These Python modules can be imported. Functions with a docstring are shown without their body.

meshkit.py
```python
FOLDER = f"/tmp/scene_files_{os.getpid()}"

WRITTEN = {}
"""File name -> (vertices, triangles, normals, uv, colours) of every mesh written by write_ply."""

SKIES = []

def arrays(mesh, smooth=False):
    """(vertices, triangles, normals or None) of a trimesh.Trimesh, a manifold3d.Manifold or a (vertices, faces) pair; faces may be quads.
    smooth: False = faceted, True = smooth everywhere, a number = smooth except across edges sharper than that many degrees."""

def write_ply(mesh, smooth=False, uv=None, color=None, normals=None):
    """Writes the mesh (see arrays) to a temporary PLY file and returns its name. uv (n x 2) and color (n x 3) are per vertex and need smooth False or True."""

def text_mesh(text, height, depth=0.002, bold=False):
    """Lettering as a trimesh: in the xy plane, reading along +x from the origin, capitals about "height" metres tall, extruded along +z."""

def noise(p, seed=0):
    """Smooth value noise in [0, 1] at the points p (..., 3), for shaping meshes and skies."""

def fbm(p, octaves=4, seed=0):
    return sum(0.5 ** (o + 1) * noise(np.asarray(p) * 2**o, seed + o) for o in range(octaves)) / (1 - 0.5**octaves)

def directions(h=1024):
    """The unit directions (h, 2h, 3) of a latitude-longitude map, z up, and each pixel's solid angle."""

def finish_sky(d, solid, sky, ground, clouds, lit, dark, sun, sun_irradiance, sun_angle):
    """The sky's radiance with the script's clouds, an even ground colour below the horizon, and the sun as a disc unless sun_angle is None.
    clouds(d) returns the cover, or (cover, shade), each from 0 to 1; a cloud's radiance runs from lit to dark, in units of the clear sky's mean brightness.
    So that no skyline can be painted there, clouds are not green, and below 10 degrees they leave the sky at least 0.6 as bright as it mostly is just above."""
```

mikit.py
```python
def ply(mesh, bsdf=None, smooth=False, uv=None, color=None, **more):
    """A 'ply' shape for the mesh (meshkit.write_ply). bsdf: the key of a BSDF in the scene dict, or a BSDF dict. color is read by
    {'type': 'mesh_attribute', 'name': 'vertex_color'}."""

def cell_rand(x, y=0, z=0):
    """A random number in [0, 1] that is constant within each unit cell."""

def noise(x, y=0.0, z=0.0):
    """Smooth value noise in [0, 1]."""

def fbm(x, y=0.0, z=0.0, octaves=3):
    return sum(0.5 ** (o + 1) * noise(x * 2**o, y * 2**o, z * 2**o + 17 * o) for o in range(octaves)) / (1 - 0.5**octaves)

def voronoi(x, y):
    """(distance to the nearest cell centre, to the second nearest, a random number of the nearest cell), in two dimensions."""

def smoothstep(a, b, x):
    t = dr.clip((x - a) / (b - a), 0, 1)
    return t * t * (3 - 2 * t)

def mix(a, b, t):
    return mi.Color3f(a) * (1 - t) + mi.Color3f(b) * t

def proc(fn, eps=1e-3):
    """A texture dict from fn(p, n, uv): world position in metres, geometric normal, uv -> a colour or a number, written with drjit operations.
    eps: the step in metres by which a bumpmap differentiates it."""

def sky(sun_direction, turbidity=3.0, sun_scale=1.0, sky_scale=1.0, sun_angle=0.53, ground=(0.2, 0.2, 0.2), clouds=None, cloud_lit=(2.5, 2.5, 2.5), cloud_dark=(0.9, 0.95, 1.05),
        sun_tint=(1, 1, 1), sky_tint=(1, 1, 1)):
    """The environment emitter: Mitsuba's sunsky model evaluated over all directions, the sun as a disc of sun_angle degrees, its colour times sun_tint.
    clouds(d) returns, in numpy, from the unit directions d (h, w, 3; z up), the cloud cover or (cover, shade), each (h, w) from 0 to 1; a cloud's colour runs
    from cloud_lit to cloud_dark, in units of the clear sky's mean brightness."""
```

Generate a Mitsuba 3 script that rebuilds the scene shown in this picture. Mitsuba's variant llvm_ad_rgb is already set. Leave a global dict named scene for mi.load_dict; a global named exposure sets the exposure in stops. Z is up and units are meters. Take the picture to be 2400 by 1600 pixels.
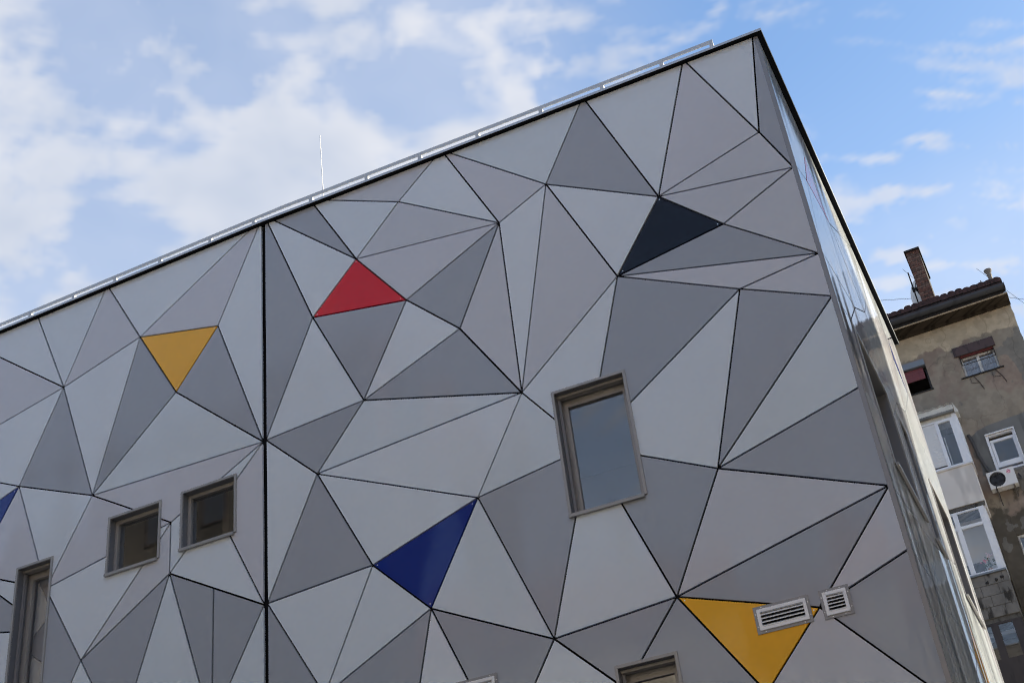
import math, random
import numpy as np, trimesh, drjit as dr, mitsuba as mi
from shapely.geometry import Polygon, LineString, Point, box as rect
from shapely.ops import unary_union
import mikit, meshkit
from mikit import noise, fbm, smoothstep, mix, proc

T = mi.ScalarTransform4f
rnd = random.Random(11)
nrs = np.random.default_rng(11)
scene, labels = {}, {}

# ------------------------------------------------------------------ camera, sky, sun, exposure
EYE = np.array([0.0, 0.0, 1.6])
LOOK = np.array([-0.28253267, 0.79485928, 0.53700467])
UP = np.array([0.30188218, -0.45769262, 0.83629218])
scene['camera'] = {'type': 'perspective', 'fov': 43.8068, 'fov_axis': 'x', 'near_clip': 0.1, 'far_clip': 3000.0,
                   'to_world': T().look_at(origin=EYE.tolist(), target=(EYE + LOOK).tolist(), up=UP.tolist())}

SUN_AZ, SUN_EL = 30.0, 35.0            # degrees; azimuth from +x (along the front) towards +y (behind the front)
SUN = (math.cos(math.radians(SUN_EL)) * math.cos(math.radians(SUN_AZ)),
       math.cos(math.radians(SUN_EL)) * math.sin(math.radians(SUN_AZ)), math.sin(math.radians(SUN_EL)))


def clouds(d):
    """A broken sheet of cloud: nearly closed to the north-west, thinning to open blue with wisps towards the sun."""
    z = np.maximum(d[..., 2], 0.02)
    q = np.stack([d[..., 0] / (z + 0.12), d[..., 1] / (z + 0.12), np.zeros_like(z)], -1)
    warp = (meshkit.fbm(q * 3.0 + 3.1, 4, 5)[..., None] - 0.5) * np.array([0.30, 0.22, 0])
    big = meshkit.fbm(q * 2.2 + warp + 7.7, 3, 21) - 0.5
    mid = meshkit.fbm(q * 8.5 + warp * 6, 5, 2) - 0.5
    fine = meshkit.fbm(q * np.array([24.0, 34.0, 1]) + warp * 22 + 1.3, 5, 9) - 0.5
    r = np.stack([0.9 * q[..., 0] + 0.43 * q[..., 1], 0.9 * q[..., 1] - 0.43 * q[..., 0], q[..., 2]], -1)
    streak = meshkit.fbm(r * np.array([11.0, 42.0, 1]) + warp * 16 + 4.4, 5, 14) - 0.5     # combed-out wisps
    az = np.degrees(np.arctan2(d[..., 1], d[..., 0]))          # 0 = +x, 90 = +y
    bank = np.clip((az - 95.0) / 16.0, 0, 1)                  # the cloud bank to the north-west
    low = np.clip((0.665 - z) / 0.09, 0, 1)                   # wisps nearer the horizon
    dens = 0.36 + 1.1 * big * (0.4 + 0.6 * bank) + (0.65 + 0.6 * bank) * mid + (1.1 - 0.3 * bank) * fine + (1.5 - 1.0 * bank) * streak + 0.36 * bank + (1 - bank) * (0.30 * low - 0.20)
    cover = np.clip((dens - 0.30 + 0.06 * bank) / (0.50 + 0.22 * bank), 0, 1)
    cover = cover * cover * (3 - 2 * cover) * (0.8 + 0.2 * bank)
    cover = np.maximum(cover, 0.48 * bank + 0.10 * low + 0.35 * np.clip((0.60 - z) / 0.10, 0, 1) * (1 - bank))       # a thin veil between the clouds
    cover = np.maximum(cover, 0.42 * np.clip(-d[..., 1] * 3, 0, 1) * np.clip(z * 4, 0, 1) * (0.6 + 1.2 * mid + 1.0 * big))   # thin cloud added in the unseen south to brighten the front
    shade = np.clip(0.22 + 2.4 * (meshkit.fbm(q * 6.0 + warp * 3 + 5.5, 5, 33) - 0.47), 0, 0.95)
    return 0.95 * cover, shade


scene['sky'] = mikit.sky(SUN, turbidity=2.4, sun_scale=1.0, sky_scale=1.0, sun_angle=3.0, sun_tint=(0.9, 1.0, 1.13), clouds=clouds,
                         cloud_lit=(1.24, 1.27, 1.36), cloud_dark=(0.84, 0.95, 1.16))
exposure = 3.04


# ------------------------------------------------------------------ helpers
def key(base):
    if base not in scene and base not in labels and not any(k.startswith(base + '__') for k in scene):
        return base
    i = 1
    while True:
        k = f'{base}_{i:03d}'
        if k not in scene and k not in labels and not any(x.startswith(k + '__') for x in scene):
            return k
        i += 1


COUNT = {}


def part(parent, name, mesh, bsdf, smooth=False):
    base = f'{parent}__{name}' if parent else name
    n = COUNT.get(base, -1) + 1
    COUNT[base] = n
    k = base if n == 0 else f'{base}_{n:03d}'
    scene[k] = mikit.ply(mesh, bsdf, smooth=smooth)
    return k


def tag(k, label, category, group=None, kind=None):
    labels[k] = {'label': label, 'category': category}
    if group:
        labels[k]['group'] = group
    if kind:
        labels[k]['kind'] = kind


class Frame:
    """A wall: u along it, w out of it, z up."""

    def __init__(self, origin, ang):
        self.o = np.array([origin[0], origin[1], 0.0])
        self.u = np.array([math.cos(ang), math.sin(ang), 0.0])
        self.w = np.array([math.sin(ang), -math.cos(ang), 0.0])

    def pts(self, p):
        p = np.asarray(p, float)
        return self.o + p[..., :1] * self.u + p[..., 1:2] * self.w + p[..., 2:3] * np.array([0, 0, 1.0])

    def mesh(self, m):
        m = m.copy()
        m.vertices = self.pts(m.vertices)
        m.fix_normals()
        return m

    def box(self, u0, u1, w0, w1, z0, z1):
        return self.mesh(rbox(u0, u1, w0, w1, z0, z1))

    def slab(self, poly, w0, w1):
        """A polygon in (u, z) extruded from w0 to w1."""
        out = []
        for g in getattr(poly, 'geoms', [poly]):
            m = trimesh.creation.extrude_polygon(g, w1 - w0, engine='earcut')
            v = m.vertices
            m.vertices = np.stack([v[:, 0], w0 + v[:, 2], v[:, 1]], 1)
            out.append(m)
        return self.mesh(trimesh.util.concatenate(out))


def rbox(u0, u1, w0, w1, z0, z1):
    m = trimesh.creation.box((u1 - u0, w1 - w0, z1 - z0))
    m.apply_translation(((u0 + u1) / 2, (w0 + w1) / 2, (z0 + z1) / 2))
    return m


def cat(*ms):
    return trimesh.util.concatenate(list(ms))


def tube(path, r, n=8):
    path = np.asarray(path, float)
    ms = []
    for a, b in zip(path[:-1], path[1:]):
        ms.append(trimesh.creation.cylinder(r, segment=[a, b], sections=n))
    for a in path[1:-1]:
        s = trimesh.creation.icosphere(1, r)
        s.apply_translation(a)
        ms.append(s)
    return cat(*ms)


def ring(F, u0, u1, z0, z1, bw, w0, w1, bottom=True):
    """A rectangular frame of bars bw wide."""
    ms = [F.box(u0, u1, w0, w1, z1 - bw, z1), F.box(u0, u0 + bw, w0, w1, z0, z1 - bw), F.box(u1 - bw, u1, w0, w1, z0, z1 - bw)]
    if bottom:
        ms.append(F.box(u0 + bw, u1 - bw, w0, w1, z0, z0 + bw))
    return cat(*ms)


def rgb(*c):
    return {'type': 'rgb', 'value': list(c)}


def mat(name, inner):
    scene[name] = {'type': 'twosided', 'bsdf': inner} if inner['type'] not in ('thindielectric', 'dielectric') else inner
    return name


def plain(name, c, rough=0.6, metallic=0.0, spec=0.5, **k):
    col = c if isinstance(c, dict) else rgb(*c)
    return mat(name, {'type': 'principled', 'base_color': col, 'roughness': rough, 'metallic': metallic, 'specular': spec, **k})


# ------------------------------------------------------------------ materials
def warp_height(p, n, uv):
    # slight sheet-metal waviness ("oil canning"): long upright ripples, a few millimetres deep
    h = p.x + p.y
    buckle = 1.25 - 0.9 * smoothstep(8.6, 10.6, p.z + 1.5 * noise(h * 0.3, p.z * 0.3, 8.0) - 0.75)     # the lower sheets are buckled more
    return buckle * (noise(h * 1.05 + 3.0, p.z * 0.16, 2.0) * 0.75 + noise(h * 2.7, p.z * 0.30 + 9.0, 5.0) * 0.25)


WARP = proc(warp_height, eps=2e-2)


def coated(name, c, k=0.05, rough=0.2):
    """Coil-coated aluminium composite sheet: faint grain in the colour, satin gloss, a clear lacquer."""
    c = np.array(c)

    def col(p, n, uv):
        g = fbm((p.x + p.y) * 0.6, p.z * 0.6, 4.0, octaves=2) - 0.5
        g2 = noise((p.x + p.y) * 23.0, p.z * 23.0, 1.0) - 0.5
        return mi.Color3f(*[float(x) for x in c]) * (1 + k * g + 0.02 * g2)
    base = proc(col)
    lacquer = {'type': 'roughplastic', 'distribution': 'beckmann', 'alpha': 0.012, 'int_ior': 1.40, 'diffuse_reflectance': base, 'nonlinear': False}
    flake = {'type': 'principled', 'base_color': base, 'roughness': 0.6, 'metallic': 0.5, 'specular': 0.5}
    return mat(name, {'type': 'bumpmap', 'arbitrary': WARP, 'scale': 0.07,
                      'bsdf': {'type': 'blendbsdf', 'weight': 0.07, 'bsdf_0': lacquer, 'bsdf_1': flake}})


PANEL = {}
for t, variants in {'L': [(.645, .69, .735), (.615, .665, .71), (.66, .70, .745)], 'M': [(.575, .58, .625), (.555, .565, .605)],
                    'D': [(.358, .38, .42), (.372, .39, .43)], 'r': [(.66, .012, .020)], 'k': [(.007, .006, .009)],
                    'b': [(.008, .028, .21)], 'y': [(.90, .45, .035)]}.items():
    word = {'L': 'light_grey', 'M': 'mid_grey', 'D': 'dark_grey', 'r': 'red', 'k': 'black', 'b': 'blue', 'y': 'ochre'}[t]
    PANEL[t] = [coated(f'mat_panel_{word}_{i}', c) for i, c in enumerate(variants)]

plain('mat_membrane', (.012, .013, .016), .9, spec=.1)
plain('mat_trim', (.33, .315, .30), .42, .25)
plain('mat_corner', (.26, .25, .25), .4, .3)
plain('mat_cap', (.50, .51, .52), .38, .5)
plain('mat_rail', (.50, .50, .49), .45, .4)
plain('mat_vent', (.72, .73, .75), .35, .3)
plain('mat_vent_flange', (.27, .265, .27), .45, .3)
plain('mat_rivet', (.75, .75, .75), .3, .7)
plain('mat_dark', (.02, .02, .022), .7)
plain('mat_sash', (.32, .30, .28), .45, .2)
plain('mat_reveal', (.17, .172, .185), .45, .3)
plain('mat_guide', (.24, .23, .235), .4, .3)
plain('mat_room', (.50, .47, .43), .8)
plain('mat_room_floor', (.12, .10, .09), .6)
mat('mat_glass', {'type': 'thindielectric', 'int_ior': 1.52})
mat('mat_old_glass', {'type': 'thindielectric', 'int_ior': 1.42})
plain('mat_white_rod', (.72, .72, .72), .4)
RIGHT_PANELS = [
    ('M', [(-6.061, 13.305), (-7.246, 13.845), (-5.435, 13.845)]),
    ('L', [(-7.246, 13.845), (-6.061, 13.305), (-6.794, 12.571), (-7.453, 13.845)]),
    ('L', [(-6.061, 13.305), (-5.435, 13.845), (-5.27, 13.845), (-4.582, 12.302)]),
    ('M', [(-6.061, 13.305), (-4.582, 12.302), (-6.794, 12.571)]),
    ('M', [(-6.794, 12.571), (-4.582, 12.302), (-6.061, 11.581)]),
    ('D', [(-7.453, 13.845), (-6.794, 12.571), (-8.154, 13.845)]),
    ('L', [(-8.154, 13.845), (-6.794, 12.571), (-7.531, 11.837), (-8.259, 13.845)]),
    ('D', [(-8.259, 13.845), (-7.531, 11.837), (-8.313, 10.12), (-8.313, 13.845)]),
    ('r', [(-6.794, 12.571), (-6.061, 11.581), (-7.531, 11.837)]),
    ('D', [(-7.531, 11.837), (-6.061, 11.581), (-6.798, 10.238)]),
    ('D', [(-6.061, 11.581), (-4.582, 12.302), (-5.321, 10.839)]),
    ('L', [(-6.061, 11.581), (-5.321, 10.839), (-6.798, 10.238)]),
    ('M', [(-5.321, 10.839), (-4.582, 12.302), (-4.581, 9.606)]),
    ('D', [(-6.798, 10.238), (-5.321, 10.839), (-4.581, 9.606)]),
    ('L', [(-7.531, 11.837), (-6.798, 10.238), (-8.313, 10.12)]),
    ('D', [(-8.313, 10.12), (-6.798, 10.238), (-7.539, 9.372)]),
    ('L', [(-7.539, 9.372), (-6.798, 10.238), (-4.581, 9.606)]),
    ('L', [(-7.539, 9.372), (-4.581, 9.606), (-5.321, 8.371)]),
    ('L', [(-7.539, 9.372), (-5.321, 8.371), (-6.802, 7.891)]),
    ('D', [(-7.539, 9.372), (-6.802, 7.891), (-8.313, 7.783)]),
    ('L', [(-8.313, 10.12), (-7.539, 9.372), (-8.313, 7.783)]),
    ('L', [(-8.313, 7.783), (-6.802, 7.891), (-7.533, 6.438)]),
    ('L', [(-5.321, 8.371), (-4.581, 9.606), (-3.842, 8.606)]),
    ('L', [(-4.581, 9.606), (-3.1, 10.822), (-3.842, 8.606)]),
    ('M', [(-3.1, 10.822), (-4.581, 9.606), (-3.838, 12.662)]),
    ('L', [(-4.581, 9.606), (-4.582, 12.302), (-3.838, 12.662)]),
    ('M', [(-3.838, 12.662), (-4.582, 12.302), (-5.27, 13.845), (-5.197, 13.845)]),
    ('L', [(-3.838, 12.662), (-5.197, 13.845), (-3.15, 13.845)]),
    ('D', [(-3.838, 12.662), (-3.15, 13.845), (-3.081, 13.845), (-2.365, 11.81)]),
    ('L', [(-3.838, 12.662), (-2.365, 11.81), (-3.1, 10.822)]),
    ('L', [(-2.365, 11.81), (-3.081, 13.845), (-1.649, 13.845)]),
    ('M', [(-2.365, 11.81), (-1.649, 13.845), (-1.601, 13.845), (-0.919, 12.249)]),
    ('M', [(-2.365, 11.81), (-0.919, 12.249), (-0.637, 11.537)]),
    ('M', [(-2.365, 11.81), (-0.637, 11.537), (-1.641, 11.059)]),
    ('k', [(-2.365, 11.81), (-1.641, 11.059), (-3.1, 10.822)]),
    ('D', [(-3.1, 10.822), (-1.641, 11.059), (-0.637, 10.2)]),
    ('L', [(-0.919, 12.249), (-1.601, 13.845), (-0.658, 13.845)]),
    ('D', [(-0.919, 12.249), (-0.658, 13.845), (-0.637, 13.845), (-0.637, 11.537)]),
    ('M', [(-1.641, 11.059), (-0.637, 11.537), (-0.637, 10.2)]),
    ('M', [(-3.1, 10.822), (-0.637, 10.2), (-1.646, 10.066)]),
    ('D', [(-3.1, 10.822), (-1.646, 10.066), (-3.842, 8.606)]),
    ('M', [(-1.646, 10.066), (-0.637, 10.2), (-0.637, 9.577)]),
    ('D', [(-1.646, 10.066), (-0.637, 9.577), (-2.376, 7.864)]),
    ('L', [(-3.842, 8.606), (-1.646, 10.066), (-2.376, 7.864)]),
    ('L', [(-2.376, 7.864), (-0.637, 9.577), (-0.637, 8.341)]),
    ('D', [(-2.376, 7.864), (-0.637, 8.341), (-0.637, 7.125)]),
    ('M', [(-2.376, 7.864), (-0.637, 7.125), (-3.12, 6.523)]),
    ('D', [(-2.376, 7.864), (-3.12, 6.523), (-3.842, 8.606)]),
    ('D', [(-3.12, 6.523), (-0.637, 7.125), (-1.654, 6.027)]),
    ('L', [(-3.842, 8.606), (-3.12, 6.523), (-4.587, 6.408)]),
    ('D', [(-3.842, 8.606), (-4.587, 6.408), (-5.321, 8.371)]),
    ('b', [(-6.802, 7.891), (-5.321, 8.371), (-6.062, 7.143)]),
    ('L', [(-6.802, 7.891), (-6.062, 7.143), (-7.533, 6.438)]),
    ('L', [(-6.062, 7.143), (-5.321, 8.371), (-4.587, 6.408)]),
    ('D', [(-6.062, 7.143), (-4.587, 6.408), (-5.319, 5.306)]),
    ('D', [(-4.587, 6.408), (-3.12, 6.523), (-3.861, 5.675)]),
    ('L', [(-4.587, 6.408), (-3.861, 5.675), (-5.319, 5.306)]),
    ('D', [(-3.861, 5.675), (-3.12, 6.523), (-2.38, 5.297)]),
    ('y', [(-3.12, 6.523), (-1.654, 6.027), (-2.38, 5.297)]),
    ('M', [(-2.38, 5.297), (-1.654, 6.027), (-0.637, 4.794)]),
    ('M', [(-1.654, 6.027), (-0.637, 7.125), (-0.637, 6.393)]),
    ('D', [(-1.654, 6.027), (-0.637, 6.393), (-0.637, 4.794)]),
    ('D', [(-8.313, 7.783), (-7.533, 6.438), (-8.313, 4.2)]),
    ('D', [(-7.533, 6.438), (-6.062, 7.143), (-6.47, 5.546)]),
    ('L', [(-6.062, 7.143), (-5.319, 5.306), (-6.47, 5.546)]),
    ('D', [(-8.313, 4.2), (-7.533, 6.438), (-7.133, 3.6)]),
    ('M', [(-7.133, 3.6), (-7.533, 6.438), (-6.47, 5.546)]),
    ('M', [(-7.133, 3.6), (-6.47, 5.546), (-5.67, 3.3)]),
    ('D', [(-6.47, 5.546), (-5.319, 5.306), (-5.67, 3.3)]),
    ('L', [(-5.67, 3.3), (-5.319, 5.306), (-3.861, 5.675)]),
    ('M', [(-3.861, 5.675), (-2.38, 5.297), (-3.719, 3.5)]),
    ('L', [(-5.67, 3.3), (-3.861, 5.675), (-3.719, 3.5)]),
    ('L', [(-3.719, 3.5), (-2.38, 5.297), (-0.637, 3.9)]),
    ('L', [(-0.637, 3.9), (-2.38, 5.297), (-0.637, 4.794)]),
    ('L', [(-8.313, 4.2), (-7.133, 3.6), (-5.6, 0.1)]),
    ('M', [(-7.133, 3.6), (-5.67, 3.3), (-5.6, 0.1)]),
    ('M', [(-5.67, 3.3), (-3.719, 3.5), (-3.2, 0.1)]),
    ('L', [(-3.719, 3.5), (-0.637, 3.9), (-3.2, 0.1)]),
    ('M', [(-8.313, 4.2), (-5.6, 0.1), (-8.313, 0.1)]),
    ('D', [(-5.6, 0.1), (-5.67, 3.3), (-3.2, 0.1)]),
    ('L', [(-3.2, 0.1), (-0.637, 3.9), (-0.637, 0.1)])]
LEFT_PANELS = [
    ('L', [(-4.335, 13.845), (-3.65, 12.276), (-5.718, 13.845)]),
    ('L', [(-3.65, 12.276), (-4.335, 13.845), (-2.961, 13.845)]),
    ('M', [(-3.65, 12.276), (-2.961, 13.845), (-2.896, 13.845), (-2.216, 12.653)]),
    ('L', [(-2.216, 12.653), (-2.896, 13.845), (-0.192, 13.845)]),
    ('L', [(-3.65, 12.276), (-2.216, 12.653), (-2.925, 10.212)]),
    ('M', [(-5.718, 13.845), (-3.65, 12.276), (-6.4, 11.765), (-6.551, 13.845)]),
    ('L', [(-6.4, 11.765), (-3.65, 12.276), (-4.347, 10.804)]),
    ('D', [(-4.347, 10.804), (-3.65, 12.276), (-2.925, 10.212)]),
    ('D', [(-2.925, 10.212), (-2.216, 12.653), (-1.5, 11.427)]),
    ('L', [(-2.925, 10.212), (-1.5, 11.427), (0, 10.11)]),
    ('M', [(-2.925, 10.212), (0, 10.11), (-1.506, 9.365)]),
    ('L', [(-4.347, 10.804), (-2.925, 10.212), (-3.639, 8.99)]),
    ('D', [(0, 10.11), (-1.5, 11.427), (-0.779, 12.304)]),
    ('L', [(0, 10.11), (-0.779, 12.304), (-0.053, 13.845), (0, 13.845)]),
    ('M', [(-0.053, 13.845), (-0.779, 12.304), (-2.216, 12.653), (-0.192, 13.845)]),
    ('y', [(-2.216, 12.653), (-0.779, 12.304), (-1.5, 11.427)]),
    ('L', [(-1.506, 9.365), (0, 10.11), (-0.762, 9.352), (-1.499, 8.619)]),
    ('M', [(-0.762, 9.352), (0, 10.11), (0, 7.78)]),
    ('L', [(-1.499, 8.619), (-0.762, 9.352), (0, 7.78), (-0.781, 8.217)]),
    ('M', [(-1.506, 9.365), (-1.499, 8.619), (-2.916, 7.779)]),
    ('M', [(-2.925, 10.212), (-1.506, 9.365), (-3.639, 8.99)]),
    ('L', [(-1.506, 9.365), (-2.916, 7.779), (-3.639, 8.99)]),
    ('D', [(-2.916, 7.779), (-1.499, 8.619), (-2.209, 6.561)]),
    ('D', [(-1.499, 8.619), (-0.781, 8.217), (-0.776, 6.439), (-0.782, 6.427)]),
    ('D', [(-0.781, 8.217), (0, 7.78), (-0.776, 6.439)]),
    ('M', [(-4.347, 10.804), (-3.639, 8.99), (-5.054, 9.603)]),
    ('D', [(-3.639, 8.99), (-2.916, 7.779), (-4.028, 5.6), (-3.571, 8.374)]),
    ('L', [(-5.054, 9.603), (-3.639, 8.99), (-3.571, 8.374), (-5.065, 9.584)]),
    ('b', [(-5.054, 9.603), (-5.126, 9.634), (-5.88, 10.245), (-5.9, 10.32), (-4.347, 10.804)]),
    ('D', [(-5.126, 9.634), (-5.792, 9.922), (-5.88, 10.245)]),
    ('L', [(-5.792, 9.922), (-5.126, 9.634), (-5.065, 9.584), (-5.5, 8.845)]),
    ('L', [(-5.792, 9.922), (-6, 10.012), (-6.076, 10.326), (-5.976, 10.322), (-5.88, 10.245)]),
    ('L', [(-6, 10.012), (-5.792, 9.922), (-5.5, 8.845)]),
    ('D', [(-3.571, 8.374), (-6.2, 8.924), (-6.134, 9.918), (-6, 10.012), (-5.5, 8.845), (-5.065, 9.584)]),
    ('L', [(-6.2, 8.924), (-3.571, 8.374), (-4.028, 5.6)]),
    ('M', [(-5.88, 10.245), (-5.976, 10.322), (-5.9, 10.32)]),
    ('M', [(-5.976, 10.322), (-6.1, 10.423), (-6.215, 10.331), (-11, 10.5), (-6.4, 11.765), (-5.9, 10.32)]),
    ('L', [(-6.1, 10.423), (-5.976, 10.322), (-6.076, 10.326)]),
    ('M', [(-6.076, 10.326), (-6, 10.012), (-6.127, 10.025), (-6.106, 10.327)]),
    ('L', [(-6.1, 10.423), (-6.076, 10.326), (-6.106, 10.327)]),
    ('L', [(-6.1, 10.423), (-6.106, 10.327), (-6.215, 10.331)]),
    ('L', [(-6.106, 10.327), (-6.127, 10.025), (-6.546, 10.066), (-6.215, 10.331)]),
    ('D', [(-6.127, 10.025), (-6.134, 9.918), (-11, 6.5), (-6.546, 10.066)]),
    ('D', [(-6.134, 9.918), (-6.127, 10.025), (-6, 10.012)]),
    ('M', [(-6.134, 9.918), (-6.2, 8.924), (-11, 6.5)]),
    ('L', [(-6.4, 11.765), (-4.347, 10.804), (-5.9, 10.32)]),
    ('L', [(-6.551, 13.845), (-6.4, 11.765), (-11, 10.5), (-7.333, 13.845)]),
    ('L', [(-4.028, 5.6), (-2.916, 7.779), (-2.209, 6.561)]),
    ('L', [(-4.028, 5.6), (-2.209, 6.561), (-6.5, 4)]),
    ('L', [(-2.209, 6.561), (-1.499, 8.619), (-0.782, 6.427), (-1.14, 5.81)]),
    ('L', [(-0.782, 6.427), (-0.776, 6.407), (-0.773, 5.552), (-1.14, 5.81)]),
    ('L', [(-0.776, 6.407), (-0.414, 5.3), (-0.773, 5.552)]),
    ('L', [(-0.414, 5.3), (-0.776, 6.407), (-0.776, 6.439), (0, 7.78), (0, 3.7), (-0.841, 4.968)]),
    ('L', [(-0.773, 5.552), (-0.772, 5.3), (-1.261, 5.6), (-1.14, 5.81)]),
    ('L', [(-0.772, 5.3), (-0.773, 5.552), (-0.414, 5.3)]),
    ('L', [(-0.772, 5.3), (-0.414, 5.3), (-0.841, 4.968), (-0.951, 5.134)]),
    ('M', [(-1.14, 5.81), (-1.261, 5.6), (-2.6, 3.6), (-2.209, 6.561)]),
    ('M', [(-1.261, 5.6), (-0.772, 5.3), (-0.951, 5.134)]),
    ('L', [(-6.2, 8.924), (-4.028, 5.6), (-11, 6.5)]),
    ('D', [(-7.333, 13.845), (-11, 10.5), (-11, 13.845)]),
    ('L', [(-11, 10.5), (-6.215, 10.331), (-6.546, 10.066)]),
    ('L', [(-11, 10.5), (-6.546, 10.066), (-11, 6.5)]),
    ('L', [(-11, 6.5), (-4.028, 5.6), (-6.5, 4)]),
    ('M', [(-6.5, 4), (-2.209, 6.561), (-2.6, 3.6)]),
    ('M', [(-0.841, 4.968), (-2.6, 3.6), (-0.951, 5.134)]),
    ('L', [(-2.6, 3.6), (-0.841, 4.968), (0, 3.7)]),
    ('M', [(-0.951, 5.134), (-2.6, 3.6), (-1.261, 5.6)]),
    ('M', [(-6.5, 4), (-2.6, 3.6), (-4.5, 0.1)]),
    ('L', [(-2.6, 3.6), (0, 3.7), (0, 0.1), (-1.4, 0.1)]),
    ('L', [(-6.5, 4), (-11, 3.6), (-11, 6.5)]),
    ('M', [(-11, 3.6), (-6.5, 4), (-9, 0.1), (-11, 0.1)]),
    ('L', [(-9, 0.1), (-6.5, 4), (-4.5, 0.1)]),
    ('M', [(-4.5, 0.1), (-2.6, 3.6), (-1.4, 0.1)])]
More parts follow.
